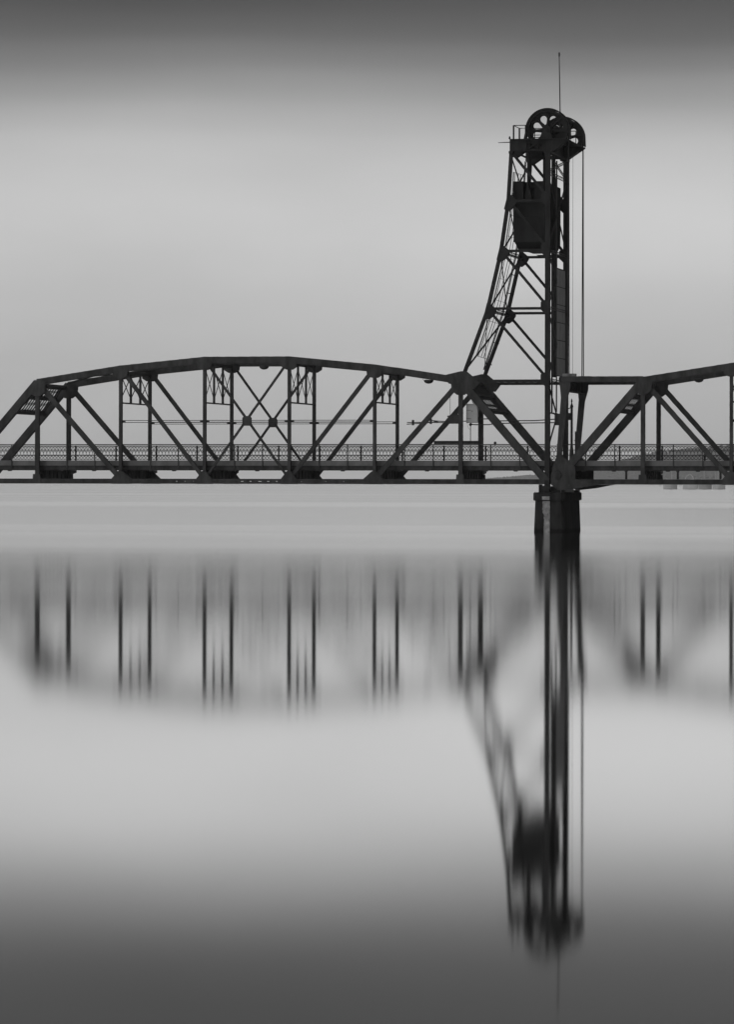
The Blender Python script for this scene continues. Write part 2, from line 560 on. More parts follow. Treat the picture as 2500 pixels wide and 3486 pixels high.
    for k in range(7):
        for fr in (.30, .62):
            x = L[k]+P*fr+random.uniform(-.25, .25)
            MB().hexa([(x-.11, .40, 4.21), (x+.11, .40, 4.21), (x+.11, .56, 4.21), (x-.11, .56, 4.21), (x-.17, .36, 4.287), (x+.17, .36, 4.287), (x+.17, .6, 4.287), (x-.17, .6, 4.287)]).build('drain_outlet', STEEL, root)
    # roadside railing: three plain rails on posts bolted to the deck edge
    r = MB()
    r.box(xa, xb, .30, .36, 6.045, 6.115); r.box(xa, xb, .30, .35, 5.67, 5.72); r.box(xa, xb, .30, .35, 5.32, 5.37)
    rail = r.build('roadside_railing', STEEL, root)
    for k in range(21):
        x = L[0]+P*k/3+.02
        if x < xa or x > xb: continue
        MB().box(x-.035, x+.035, .361, .418, 4.42, 6.09).build('post', STEEL, rail)
    # ornamental footway railing on the far side
    r = MB()
    r.box(xa, xb, YS-.04, YS+.04, 6.03, 6.09); r.box(xa, xb, YS-.02, YS+.02, 5.675, 5.71)
    r.box(xa, xb, YS-.02, YS+.02, 5.325, 5.355); r.box(xa, xb, YS-.02, YS+.02, 5.065, 5.095)
    rail = r.build('footway_railing', STEEL, root)
    for k in range(14):
        x = L[0]+P*k/2
        if x < xa: continue
        m = MB(); m.box(x-.055, x+.055, YS+.045, YS+.11, 4.931, 6.10); m.box(x-.10, x+.10, YS+.045, YS+.2, 4.931, 5.02)
        m.build('post', STEEL, rail)
    lm = MB(); railing_lattice(lm, xa, xb, YS)
    stuffed(lm.build('lattice', STEEL, rail))
    # sway frames between the verticals
    for k in range(2, 6):
        x = L[k]; zt = ZU[k-1]-.28; zb = 9.02
        m = MB(); m.bar((x, .1, zb), (x, W-.1, zb), .10, .12); m.bar((x, .1, zt), (x, W-.1, zt), .22, .2)
        sw = m.build('sway_frame', STEEL, root)
        ys = [.12, .12+(W-.24)/3, .12+2*(W-.24)/3, W-.12]
        for j in (1, 2):
            MB().bar((x, ys[j], zb+.05), (x, ys[j], zt-.1), .34, .10, side=(1, 0, 0), w1=.30).build('hanger', STEEL, sw)
        for j in range(3):
            MB().bar((x+.055, ys[j], zb+.45), (x+.055, ys[j+1], zt-.1), .11, .02, side=(1, 0, 0)).build('cross_bar', STEEL, sw)
            MB().bar((x-.055, ys[j+1], zb+.45), (x-.055, ys[j], zt-.1), .11, .02, side=(1, 0, 0)).build('cross_bar', STEEL, sw)
    # top laterals
    for k in range(1, 6):
        for q in (0, 1):
            a = (U[k][0], .2 if q else W-.2, U[k][1]+.1-.05*q); b = (U[k+1][0], W-.2 if q else .2, U[k+1][1]+.1-.05*q)
            m = MB(); A = Vector(a); B = Vector(b); ax = (B-A).normalized(); nn = ax.cross(Vector((0, 0, 1)))
            for e in (-1, 1):
                m.bar(A+nn*e*.11, B+nn*e*.11, .06, .06, side=(0, 0, 1))
            n = 16
            for i in range(n):
                e = 1 if i % 2 else -1
                m.bar(A+(B-A)*(i/n)+nn*e*.11, A+(B-A)*((i+1)/n)-nn*e*.11, .05, .012, side=(0, 0, 1))
            m.build('lateral_brace', STEEL, root)
    # portals in the plane of the end posts
    for (xa_, q, dirx) in ((L[0], U[1], -1), (L[7], U[6], 1)):
        top = Vector((q[0], 0, q[1])); bot = Vector((xa_, 0, ZB)); ax = (bot-top).normalized(); nn = ax.cross(Vector((0, 1, 0)))
        m = MB()
        st = (.30, 1.38, 2.75)
        for s_, wid in zip(st, (.26, .20, .24)):
            c = top+ax*s_
            m.bar(c+Vector((0, .2, 0)), c+Vector((0, W-.2, 0)), wid, .26, side=tuple(nn))
        pb = m.build('portal_frame', STEEL, root)
        N = 11
        for r_ in (0, 1):
            for i in range(N):
                y0 = .55+i*(W-1.1)/N; y1 = y0+(W-1.1)/N*(.95 if r_ else .95)
                MB().bar(top+ax*(st[r_]+.1)+Vector((0, y0, 0))+nn*.05, top+ax*(st[r_+1]-.1)+Vector((0, y1, 0))+nn*.05, .28, .02, side=tuple(nn)).build('slat', STEEL, pb)
                MB().bar(top+ax*(st[r_]+.1)+Vector((0, y1, 0))-nn*.05, top+ax*(st[r_+1]-.1)+Vector((0, y0, 0))-nn*.05, .08, .02, side=tuple(nn)).build('lattice_bar', STEEL, pb)
    return L, U

span = thing('truss_span', (-21.3, 0, 3.3), 'long fixed steel truss span with polygonal top chord left of the lift tower', 'bridge span', 'steel truss spans of the bridge')
L1, U1 = build_span(span, -7*P)
lift = thing('lift_span', (21.9, 0, 3.3), 'movable steel truss span hung on cables right of the lift tower', 'bridge span', 'steel truss spans of the bridge')
L2, U2 = build_span(lift, .554)

# seats on the fixed span that carry the tower's raking legs
for y in (0, W):
    for q in (-1, 1):
        yy = y+q*(TD/2+.082)
        MB().prism([(-7.35, 10.86), (-6.05, 11.16), (-5.72, 11.16), (-4.75, 10.36), (-5.1, 9.9), (-6.9, 10.3)], yy-.012, yy+.012).build('tower_seat_plate', STEEL, span)
# ball finials on the footway rail next to the tower
for i in range(5):
    X = -5.38+i*1.245-.02
    MB().lathe((X, YS, 6.09), [(.03, 0), (.03, .10), (.09, .13), (.11, .19), (.08, .26), (.01, .30)], 10).build('ball_finial', STEEL, span, smooth=True)

# ---- lift span: lifting girder, hangers, shoe gussets
for y in (0, W):
    MB().laced((.95, y, 10.585), (U2[1][0], y, 10.585), .36, TD, cover=-1).build('lifting_strut', STEEL, lift)
    MB().prism([(.84, 10.40), (1.62, 10.40), (1.60, 10.0), (1.37, 9.2), (1.02, 5.55), (1.0, 5.0), (.62, 5.0), (.67, 5.6), (.95, 9.3), (.90, 9.9)], y-.13, y+.13).build('lifting_post', STEEL, lift)
    for q in (-1, 1):
        yy = y+q*(TD/2+.07)
        MB().prism([(.30, 3.28), (3.6, 3.33), (2.9, 3.45), (1.98, 3.70), (1.98, 4.55), (1.45, 4.93), (.98, 5.38), (.72, 5.38), (.42, 4.6), (.28, 3.9)], yy-.014, yy+.014).build('shoe_gusset', STEEL, lift)
        MB().prism([(.35, 3.279), (3.55, 3.32), (2.2, 3.06), (1.05, 2.93), (.75, 2.93)], yy-.05, yy+.05).build('shoe_rib', STEEL, lift)
    MB().prism([(.8, 3.29), (3.3, 3.29), (1.9, 3.08), (1.05, 2.97), (.85, 2.97)], y-.18, y+.18).build('shoe_wedge', STEEL, lift)
    wheel = MB().lathe((.73, y-.36, 3.98), [(.27, 0), (.30, .02), (.30, .08), (.27, .10)], 24, axis='Y').build('guide_wheel', STEEL, lift, smooth=False)
    for j in range(6):
        t = math.pi*j/3
        MB().bar((.73+.06*math.cos(t), y-.385, 3.98+.06*math.sin(t)), (.73+.25*math.cos(t), y-.385, 3.98+.25*math.sin(t)), .07, .04).build('spoke', STEEL, wheel)
g = MB(); g.box(1.18, 1.22, .15, W-.15, 9.78, 10.72); g.box(1.0, 1.4, .15, W-.15, 9.74, 9.779); g.box(1.0, 1.4, .15, W-.15, 10.721, 10.76)
for j in range(6): g.box(1.02, 1.38, .9+j*1.28, .93+j*1.28, 9.78, 10.72)
g.build('lifting_girder', STEEL, lift)
for y in (.55, W-.55):
    MB().box(1.0, 1.9, y-.3, y+.3, 10.781, 10.98).build('rope_socket_block', BOARD, lift)
for k, x in enumerate((5.42, 9.0, 11.95)):      # short stools under the deck edge
    MB().prism([(x-.12, 4.285), (x+.12, 4.285), (x+.07, 4.15), (x+.07, 3.69), (x-.07, 3.69), (x-.07, 4.15)], .42, .56).build('deck_stool', STEEL, lift)

# ------------------------------------------------------------------ lift tower
tower = thing('lift_tower', (-.5, 4.1, 2.8), 'tall steel lift tower with cable wheels on top', 'lift tower')
RL = [(-5.86, 11.0), (-4.22, 15.37), (-3.29, 19.40), (-2.77, 22.9), (-2.57, 26.2)]
for y in (0, W):
    MB().laced((0, y, 3.05), (0, y, 26.2), .34, .36, pitch=.35).build('front_leg', TOWER, tower)
    mb = MB()
    for a, b in zip(RL, RL[1:]):
        mb.laced((a[0], y, a[1]), (b[0], y, b[1]), .24, .28, pitch=.3)
    mb.build('raking_leg', TOWER, tower)
    for (x, z), zf in zip(RL[1:4], (15.49, 19.47, 22.95)):
        MB().laced((x, y, zf), (-.1, y, zf), .16, .2, pitch=.26).build('strut', TOWER, tower)
    MB().laced((-5.6, y, 10.48), (-.1, y, 10.48), .17, .26, pitch=.26).build('strut', TOWER, tower)
    for a, zf in ((RL[1], 10.75), (RL[2], 15.75), (RL[3], 19.75), (RL[4], 23.3)):
        MB().laced((a[0]+.15, y, a[1]-.05), (-.12, y, zf), .17, .2, pitch=.26).build('diagonal', TOWER, tower)
    # node plates
    for i in range(1, 4):
        x, z = RL[i]
        for q in (-1, 1):
            yy = y+q*.165
            MB().prism([(x-.28, z-.55), (x+.12, z-.62), (x+.40, z-.42), (x+.62, z-.05), (x+.50, z+.18), (x+.12, z+.5), (x-.02, z+.5)], yy-.012, yy+.012).build('node_plate', TOWER, tower)
    for zf in (10.55, 15.55, 19.5, 23.0):
        for q in (-1, 1):
            yy = y+q*.20
            MB().prism([(-.16, zf-.45), (.14, zf-.45), (.14, zf+.5), (-.30, zf+.5), (-.46, zf+.35), (-.46, zf-.15)], yy-.012, yy+.012).build('node_plate', TOWER, tower)
    # head: corner gusset, girder, bearing, bracket
    yc = .7 if y == 0 else W-.7
    for q in (-1, 1):
        yy = yc+q*.47
        MB().prism([(-2.72, 27.16), (-2.72, 26.3), (-2.55, 25.98), (-2.28, 25.98), (-1.52, 26.5), (-1.52, 27.16)], yy-.02, yy+.02).build('corner_plate', TOWER, tower)
        MB().prism([(-.42, 26.35), (.30, 26.35), (1.42, 27.10), (1.42, 27.2), (-.42, 27.2)], yy-.02, yy+.02).build('head_bracket', TOWER, tower)
    for q in (-1, 1):
        yy = yc+q*.44
        g = MB(); g.box(-2.5, .35, yy-.012, yy+.012, 26.86, 27.12); g.box(-2.5, .35, yy-.012, yy+.012, 26.42, 26.52)
        g.bar((-1.5, yy, 26.5), (-.9, yy, 26.9), .10, .03); g.bar((-.9, yy, 26.9), (-.4, yy, 26.5), .10, .03)
        g.box(-.45, .34, yy-.011, yy+.011, 26.52, 26.86); g.box(-2.5, .35, yy-.09, yy+.09, 26.38, 26.419); g.box(-2.5, .35, yy-.09, yy+.09, 27.121, 27.16)
        for xx in (-1.35, -.75, -.2): g.box(xx-.03, xx+.03, yy-.08, yy+.08, 26.42, 27.12)
        g.build('head_girder', TOWER, tower)
    MB().prism([(-.24, 26.2), (.24, 26.2), (.24, 26.37), (-.24, 26.37)], min(y-.2, yc-.54), max(y+.2, yc+.54)).build('leg_cap', TOWER, tower)
    MB().prism([(-2.72, 26.2), (-2.42, 26.2), (-2.42, 26.37), (-2.72, 26.37)], min(y-.2, yc-.54), max(y+.2, yc+.54)).build('leg_cap', TOWER, tower)
    MB().prism([(-.50, 27.23), (.30, 27.23), (.14, 27.62), (.14, 27.95), (.02, 28.09), (-.22, 28.09), (-.34, 27.95), (-.34, 27.62)], yc-.62, yc-.46).build('shaft_bearing', MACHINE, tower)
    MB().prism([(-.50, 27.23), (.30, 27.23), (.14, 27.62), (.14, 27.95), (.02, 28.09), (-.22, 28.09), (-.34, 27.95), (-.34, 27.62)], yc+.46, yc+.62).build('shaft_bearing', MACHINE, tower)
    # foot
    MB().prism([(-.36, 2.80), (.22, 2.80), (.17, 3.3), (.17, 3.6), (-.17, 3.6), (-.17, 3.3)], y-.24, y+.24).build('leg_shoe', TOWER, tower)

def wheel(y, rot):
    cx, cz, r = -.10, 27.80, 1.42
    cu = bpy.data.curves.new('web', 'CURVE'); cu.dimensions = '2D'; cu.fill_mode = 'BOTH'; cu.extrude = .05
    def spline(pts):
        s = cu.splines.new('POLY'); s.points.add(len(pts)-1); s.use_cyclic_u = True
        for p, (a, b) in zip(s.points, pts): p.co = (a, b, 0, 1)
    spline([(1.36*math.cos(2*math.pi*i/64), 1.36*math.sin(2*math.pi*i/64)) for i in range(64)])
    for k in range(8):
        t = rot+k*math.pi/4; ca, sa = math.cos(t), math.sin(t)
        # teardrop opening: round outside, drawn in towards the hub
        prof = [(.42, 0.0)]
        for j in range(11):
            a = -2.2+4.4*j/10
            prof.append((.86+.235*math.cos(a), .235*math.sin(a)))
        prof = [(.44, -.035)]+[q for q in prof[1:]]+[(.44, .035)]
        spline([(u*ca-v*sa, u*sa+v*ca) for u, v in prof])
    tmp = bpy.data.objects.new('tmp', cu); COL.objects.link(tmp)
    bpy.context.view_layer.update()
    me = bpy.data.meshes.new_from_object(tmp.evaluated_get(bpy.context.evaluated_depsgraph_get()))
    bpy.data.objects.remove(tmp)
    me.name = 'sheave'
    off = PLACE[tower.name]
    for v in me.vertices:
        v.co = Vector((cx+v.co.x, y+v.co.z, cz+v.co.y))-off
    me.materials.clear(); me.materials.append(MACHINE)
    ob = bpy.data.objects.new('sheave', me); COL.objects.link(ob); ob.parent = tower; PLACE[ob.name] = off
    m = MB(); n = 64
    for i in range(n):
        a0, a1 = 2*math.pi*i/n, 2*math.pi*(i+1)/n
        def q(r_, a, yy): return (cx+r_*math.cos(a), y+yy, cz+r_*math.sin(a))
        m.hexa([q(1.30, a0, -.36), q(1.43, a0, -.36), q(1.43, a0, .36), q(1.30, a0, .36), q(1.30, a1, -.36), q(1.43, a1, -.36), q(1.43, a1, .36), q(1.30, a1, .36)])
    m.build('rim', MACHINE, ob)
    MB().lathe((cx, y-.40, cz), [(.2, 0), (.31, .03), (.34, .2), (.34, .6), (.31, .77), (.2, .80)], 24, 'Y').build('hub', MACHINE, ob)
    MB().lathe((cx, y-.7, cz), [(.13, 0), (.15, .02), (.15, 1.38), (.13, 1.4)], 16, 'Y').build('shaft', MACHINE, ob)
    for k in range(8):
        t = rot+(k+.5)*math.pi/4
        MB().bar((cx+.3*math.cos(t), y, cz+.3*math.sin(t)), (cx+1.32*math.cos(t), y, cz+1.32*math.sin(t)), .05, .40).build('spoke_rib', MACHINE, ob)
    # sheet guard over the wheel: half a hoop with legs running down to the head
    m = MB()
    path = [(-1.70, 27.24), (-1.60, 27.7)]+[(cx+1.50*math.cos(math.pi*(1-i/28)), cz+1.50*math.sin(math.pi*(1-i/28))) for i in range(1, 28)]+[(1.40, 27.7), (1.42, 27.22)]
    for (xa, za), (xb, zb) in zip(path, path[1:]):
        m.bar((xa, y, za), (xb, y, zb), .025, .86)
    for e in (-1, 1):
        for (xa, za), (xb, zb) in zip(path, path[1:]):
            m.bar((xa, y+e*.42, za), (xb, y+e*.42, zb), .10, .02)
    m.build('sheave_guard', TOWER, tower)
wheel(.7, R(66)); wheel(W-.7, R(-12))

# cross bracing between the two tower frames
def brace(a, b, w_=.14, dd=.14, name='cross_brace'):
    m = MB(); A = Vector(a); B = Vector(b); ax = (B-A).normalized(); up_ = Vector((0, 0, 1)); s_ = ax.cross(Vector((1, 0, 0))).normalized()
    for e in (-1, 1):
        m.bar(A+s_*e*(w_/2-.02), B+s_*e*(w_/2-.02), .04, .05, side=(1, 0, 0))
    n = max(3, int((B-A).length/.28))
    for i in range(n):
        e = 1 if i % 2 else -1
        m.bar(A+(B-A)*(i/n)+s_*e*(w_/2-.02), A+(B-A)*((i+1)/n)-s_*e*(w_/2-.02), .04, .012, side=(1, 0, 0))
    return m.build(name, TOWER, tower)
for i in range(0, 4):
    a, b = RL[i], RL[i+1]
    z0 = a[1]+(.3 if i == 0 else .1)
    brace((a[0]+.1, .16, z0), (b[0]-.02, W-.16, b[1]-.1)); brace((b[0]-.05, .16, b[1]-.1), (a[0]+.04, W-.16, z0))
    if i:
        brace((a[0], .16, a[1]+.12), (a[0], W-.16, a[1]+.12), .2); brace((a[0]+.2, .16, a[1]-.1), (a[0]+.2, W-.16, a[1]-.1), .12)
FZ = [10.55, 15.55, 19.5, 24.85]
for z0, z1 in ((5.9, 10.3), (10.8, 15.3), (15.8, 19.3)):
    brace((.02, .2, z0), (.02, W/2, (z0+z1)/2), .2); brace((.02, .2, z1), (.02, W/2, (z0+z1)/2), .2)
for z in FZ:
    brace((.03, .2, z), (.03, W-.2, z), .26 if z > 24 else .2)
brace((.06, .2, 25.0), (.06, W-.2, 26.2), .2); brace((.0, .2, 26.2), (.0, W-.2, 25.0), .2)
brace((.06, .2, 20.0), (.06, W-.2, 24.7), .2); brace((.0, .2, 24.7), (.0, W-.2, 20.0), .2)
# lighter guides and pipes running up the front face
for yy, r_, z0, z1 in ((2.3, .06, 8.3, 26.2), (3.1, .11, 10.8, 26.2), (4.35, .05, 8.4, 26.0)):
    MB().tube([(-.06, yy, z0), (-.06, yy, z1)], r_, 6).build('riser_pipe', TOWER, tower)
m = MB(); m.box(-.05, .05, 3.35, 3.75, 10.8, 24.7); m.build('guide_rail', TOWER, tower)
# pale boarded screen beside the far leg
scr = MB(); scr.box(-.02, .0, 3.95, 7.75, 10.9, 18.5)
screen = scr.build('screen_backing', TOWER, tower)
for r_ in range(6):
    z0 = 10.95+r_*1.25
    for c in range(3):
        if r_ == 5 and c == 2 and False: continue
        y0 = 3.98+c*1.25
        MB().box(.002, .035, y0+.02, y0+1.2, z0+.02, z0+1.2).build('board', BOARD, screen)
# cross girders of the head
g = MB(); g.box(-.02, .02, .2, W-.2, 26.3, 27.15); g.box(-.2, .2, .2, W-.2, 26.27, 26.3); g.build('head_cross_girder', TOWER, tower)
g = MB(); g.box(-2.5, -2.46, .2, W-.2, 26.8, 27.15); g.box(-2.6, -2.36, .2, W-.2, 26.36, 26.4); g.build('head_cross_girder', TOWER, tower)
g = MB(); g.box(-1.27, -1.23, .2, W-.2, 26.85, 27.15); g.build('head_cross_girder', TOWER, tower)
# grating, machinery and guard rails on top
plat = MB().box(-2.68, 1.30, -.1, W+.1, 27.162, 27.215).build('head_platform', TOWER, tower)
def rails(pts, h0, hs, pr, r_=.028):
    m = MB()
    for z in hs:
        m.tube([(x, y, h0+z) for x, y in pts], r_, 6)
    m.build('guard_rail', TOWER, plat)
    for x, y in pts:
        MB().bar((x, y, h0), (x, y, h0+hs[0]), pr, pr).build('guard_post', TOWER, plat)
rails([(-1.55, -.05), (-2.40, -.05), (-2.40, 2.4), (-1.55, 2.4)], 27.215, (.93,), .10)
rails([(-1.3, 2.3), (1.1, 2.3)], 27.215, (.9, .72), .05)
rails([(-2.2, 5.6), (-.8, 5.6), (1.1, 5.6)], 27.215, (.95, .55), .05)
rails([(-2.38, W), (-.9, W)], 27.215, (.93, .5), .06)
m = MB(); m.box(-.55, .55, 3.3, 4.9, 27.216, 27.95); m.lathe((0, 3.3, 28.05), [(.3, 0), (.34, .05), (.34, 1.4), (.3, 1.45)], 16, 'Y'); m.build('drive_motor', MACHINE, tower)
m = MB(); m.tube([(-2.6, -.15, 26.98), (-3.47, -.15, 26.96)], .035, 8, .02); m.build('marker_arm', TOWER, tower)
MB().lathe((-2.66, -.15, 27.2), [(.06, 0), (.07, .05), (.05, .16), (.01, .2)], 10).build('marker_lamp', TOWER, tower)
# caged ladder up the far raking leg
yl = W-1.0
def off(i, dx): return (RL[i][0]+dx, RL[i][1])
lad = MB()
pts = [off(i, -.18) for i in range(0, 5)]
pts[0] = (pts[0][0]+.32, pts[0][1]+.45); 
for e in (-.22, .22):
    for a, b in zip(pts, pts[1:]):
        lad.bar((a[0], yl+e, a[1]), (b[0], yl+e, b[1]), .06, .035)
ladder = lad.build('caged_ladder', TOWER, tower)
segs = list(zip(pts, pts[1:]))
def along(z):
    for a, b in segs:
        if a[1] <= z <= b[1]:
            t = (z-a[1])/(b[1]-a[1]); return a[0]+(b[0]-a[0])*t
    return pts[-1][0]
z = pts[0][1]+.2
while z < 26:
    MB().bar((along(z), yl-.22, z), (along(z), yl+.22, z), .03, .03, side=(0, 0, 1)).build('rung', TOWER, ladder)
    z += .31
def hoop(z):
    x = along(z); prev = None; m = MB()
    for j in range(9):
        t = math.pi*j/8
        q = (x-.82*math.sin(t), yl-.36*math.cos(t), z+.26*math.sin(t))
        if prev: m.bar(prev, q, .05, .015, side=(0, 0, 1))
        prev = q
    m.build('cage_hoop', TOWER, ladder)
zs = [13.2+.05, 14.7, 16.2, 17.7, 19.2, 20.7, 22.2, 23.7, 25.2]
zs[0] = 12.2
for z in zs: hoop(z)
for t in (30, 65, 90, 120, 155):
    m = MB(); t = R(t)
    q = [(along(z)-.82*math.sin(t), yl-.36*math.cos(t), z+.26*math.sin(t)) for z in zs]
    for a, b in zip(q, q[1:]): m.bar(a, b, .04, .012, side=(0, 1, 0))
    m.build('cage_strap', TOWER, ladder)
for z in (11.9, 13.4, 16.9, 18.2):
    MB().bar((along(z), yl-.26, z), (along(z)+.36, yl+.3, z-.1), .05, .05, side=(0, 0, 1)).build('ladder_bracket', TOWER, ladder)
# short ties low on the front face
brace((.05, .2, 8.28), (.35, W*.45, 8.2), .1)
MB().tube([(.02, 2.6, 8.3), (.5, 3.2, 7.6), (.6, 3.3, 7.2)], .05, 6).build('riser_pipe', TOWER, tower)

# ------------------------------------------------------------------ piers
def pier(x, label):
    t = thing('bridge_pier', (x, W/2, 0), label, 'pier', 'concrete river piers')
    def ring(hx0, hx1, y0, y1, z, c=.12):
        return [(x+hx0+c, y0, z), (x+hx1-c, y0, z), (x+hx1, y0+c, z), (x+hx1, y1-1.6, z), (x+hx1-.5, y1, z), (x+hx0+c, y1, z), (x+hx0, y1-c, z), (x+hx0, y0+c, z)]
    def loft(rings):
        m = MB(); n = 8
        for r_ in rings: m.v += r_
        for k in range(len(rings)-1):
            for j in range(n):
                a = k*n+j; b = k*n+(j+1) % n
                m.f.append((a, b, b+n, a+n))
        m.f.append(tuple(range(n))[::-1]); m.f.append(tuple(range((len(rings)-1)*n, len(rings)*n)))
        return m
    zs_ = [-2.5, -.02, .35, .75, 1.2, 1.7, 2.2]
    rr = []
    for z in zs_:
        b = .035*(2.2-z)
        rr.append(ring(-.92-b, .99+b, -.60-b, W+.6+b, z, .10))
    loft(rr).build('shaft', PIERM, t)
    loft([ring(-1.0, 1.08, -.72, W+.72, 2.201, .16), ring(-1.05, 1.13, -.76, W+.76, 2.26, .2), ring(-1.05, 1.13, -.76, W+.76, 2.70, .2), ring(-.99, 1.07, -.70, W+.7, 2.78, .2)]).build('cap', PIERM, t)
    return t
P0 = pier(.155, 'dark concrete pier standing in the river under the lift tower')
for (a, b, c, e, z0, z1, nm) in ((-.62, -.42, .05, .5, 2.78, 3.32, 'bearing_post'), (-.30, .20, -.45, -.26, 2.78, 3.25, 'bearing_block'), (.45, .95, -.25, .25, 2.78, 2.925, 'bearing_block'),
                         (-.62, .2, W-.5, W-.1, 2.78, 3.3, 'bearing_block'), (.45, 1.0, W-.3, W+.3, 2.78, 2.925, 'bearing_block'), (-.30, .9, 2.0, 6.2, 2.78, 3.2, 'bearing_beam')):
    MB().box(a, b, c, e, z0+.001, z1).build(nm, MACHINE, P0)
# lime run-off down the river face: a crust with its own ragged edge
m = MB(); N = 26; prof = []
for i in range(N+1):
    z = 2.18-2.18*i/N
    yb = -.60-.035*(2.2-z)-.012
    lx = -.24+(.10 if z < 1.4 else 0)*(1 if z < 1.2 else (1.4-z)/.2)+random.uniform(-.03, .03)
    rx = .27+random.uniform(-.015, .015)
    prof.append((lx, rx, yb, z))
for i, (lx, rx, yb, z) in enumerate(prof):
    m.v += [(lx, yb, z), (rx, yb, z), (rx, yb+.03, z), (lx, yb+.03, z)]
for i in range(N):
    a = i*4
    m.f += [(a, a+4, a+5, a+1), (a+1, a+5, a+6, a+2), (a+3, a+2, a+6, a+7), (a, a+3, a+7, a+4)]
m.f += [(0, 1, 2, 3)]
m.build('lime_streak', SCALEM, P0)
MB().box(-.25, .27, -.775, -.755, 2.262, 2.50).build('lime_patch', SCALEM, P0)
P1 = pier(-43.2, 'dark concrete pier at the left edge of the picture')
MB().box(-43.5, -42.5, -.3, .3, 2.781, 3.30).build('bearing_block', MACHINE, P1)
MB().box(-43.5, -42.5, W-.3, W+.3, 2.781, 3.30).build('bearing_block', MACHINE, P1)

# ------------------------------------------------------------------ counterweight
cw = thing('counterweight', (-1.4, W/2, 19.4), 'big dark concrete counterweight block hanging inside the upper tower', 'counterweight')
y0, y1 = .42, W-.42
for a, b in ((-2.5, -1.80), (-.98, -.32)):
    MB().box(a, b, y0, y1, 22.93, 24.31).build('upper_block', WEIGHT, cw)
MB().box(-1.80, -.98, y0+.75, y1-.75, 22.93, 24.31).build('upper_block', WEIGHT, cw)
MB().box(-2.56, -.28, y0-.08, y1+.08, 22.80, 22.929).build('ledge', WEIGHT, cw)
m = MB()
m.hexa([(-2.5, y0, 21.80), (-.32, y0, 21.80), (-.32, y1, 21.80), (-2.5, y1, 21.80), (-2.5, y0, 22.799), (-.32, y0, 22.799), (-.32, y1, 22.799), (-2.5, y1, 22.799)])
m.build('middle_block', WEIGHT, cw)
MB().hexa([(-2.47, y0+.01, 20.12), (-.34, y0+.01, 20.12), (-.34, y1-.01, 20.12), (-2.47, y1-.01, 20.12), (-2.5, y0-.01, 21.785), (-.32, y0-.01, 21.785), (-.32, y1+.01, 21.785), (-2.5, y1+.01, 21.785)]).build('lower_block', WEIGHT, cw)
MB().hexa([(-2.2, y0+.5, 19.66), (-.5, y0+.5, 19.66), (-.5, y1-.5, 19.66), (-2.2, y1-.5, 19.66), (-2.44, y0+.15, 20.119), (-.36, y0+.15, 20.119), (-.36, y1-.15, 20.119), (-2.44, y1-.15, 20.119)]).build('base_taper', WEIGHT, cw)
MB().prism([(-2.1, 19.60), (-.3, 19.60), (-.3, 19.38), (-1.4, 19.38), (-1.75, 19.48)], .35, .6).build('base_channel', STEEL, cw)
MB().prism([(-2.1, 19.60), (-.3, 19.60), (-.3, 19.38), (-1.4, 19.38), (-1.75, 19.48)], W-.6, W-.35).build('base_channel', STEEL, cw)
for y in (.8, W-.8):
    MB().prism([(-1.74, 22.95), (-1.24, 22.95), (-1.32, 23.6), (-1.40, 23.9), (-1.58, 23.9), (-1.66, 23.6)], y-.12-(.0), y+.12).build('hanger_yoke', MACHINE, cw)

# ------------------------------------------------------------------ ropes, antenna and fittings
for nm, x, y, z0, z1, lab in (
        ('hoisting_rope', 1.345, .7, 10.78, 27.7, 'pair of hoisting ropes dropping close beside the far tower leg to the lift span'),
        ('hoisting_rope', 1.325, W-.7, 10.78, 27.4, 'pair of free hanging hoisting ropes from the rear wheel to the lift span'),
        ('counterweight_rope', -1.50, .72, 23.8, 27.3, 'thick dark rope bundle from the front wheel down to the counterweight'),
        ('counterweight_rope', -1.50, W-.1, 23.8, 27.3, 'rope bundle from the rear wheel down to the counterweight, half hidden by the tower')):
    t = thing(nm, (x, y, z0), lab, 'rope', 'wire ropes of the lift')
    if x > 0:
        for e in (-.22, .22):
            MB().tube([(x+e*.10, y+e, z0), (x, y+e*.25, z1)], .036, 6).build('strand', ROPE, t)
    else:
        for j in range(4):
            yy = y+(.12*(j-1.5)) if y < 4 else y-.6+.12*j
            MB().tube([(x+.06*(j % 2), yy, z0), (x+.03*(j % 2), yy, z1)], .05, 6).build('strand', ROPE, t)
o = MB().tube([(1.14, 4, 10.77), (1.14, 4, 27.16)], .012, 5).build('operating_wire', ROPE)
recentre(tag(o, 'thin single wire hanging between tower and hoisting ropes', 'wire'), (1.14, 4, 10.77))
o = MB().tube([(.09, 4.95, 27.22), (.08, 4.95, 29.2), (.0, 4.95, 33.6)], .055, 8, .03)
o.lathe((.08, 4.95, 29.15), [(.05, 0), (.11, .08), (.11, .22), (.05, .34)], 8); o.lathe((.005, 4.95, 33.35), [(.03, 0), (.06, .05), (.06, .25), (.02, .32)], 8)
o = o.build('whip_antenna', STEEL)
recentre(tag(o, 'slender whip antenna rising from the top of the tower', 'antenna'), (.09, 4.95, 27.22))

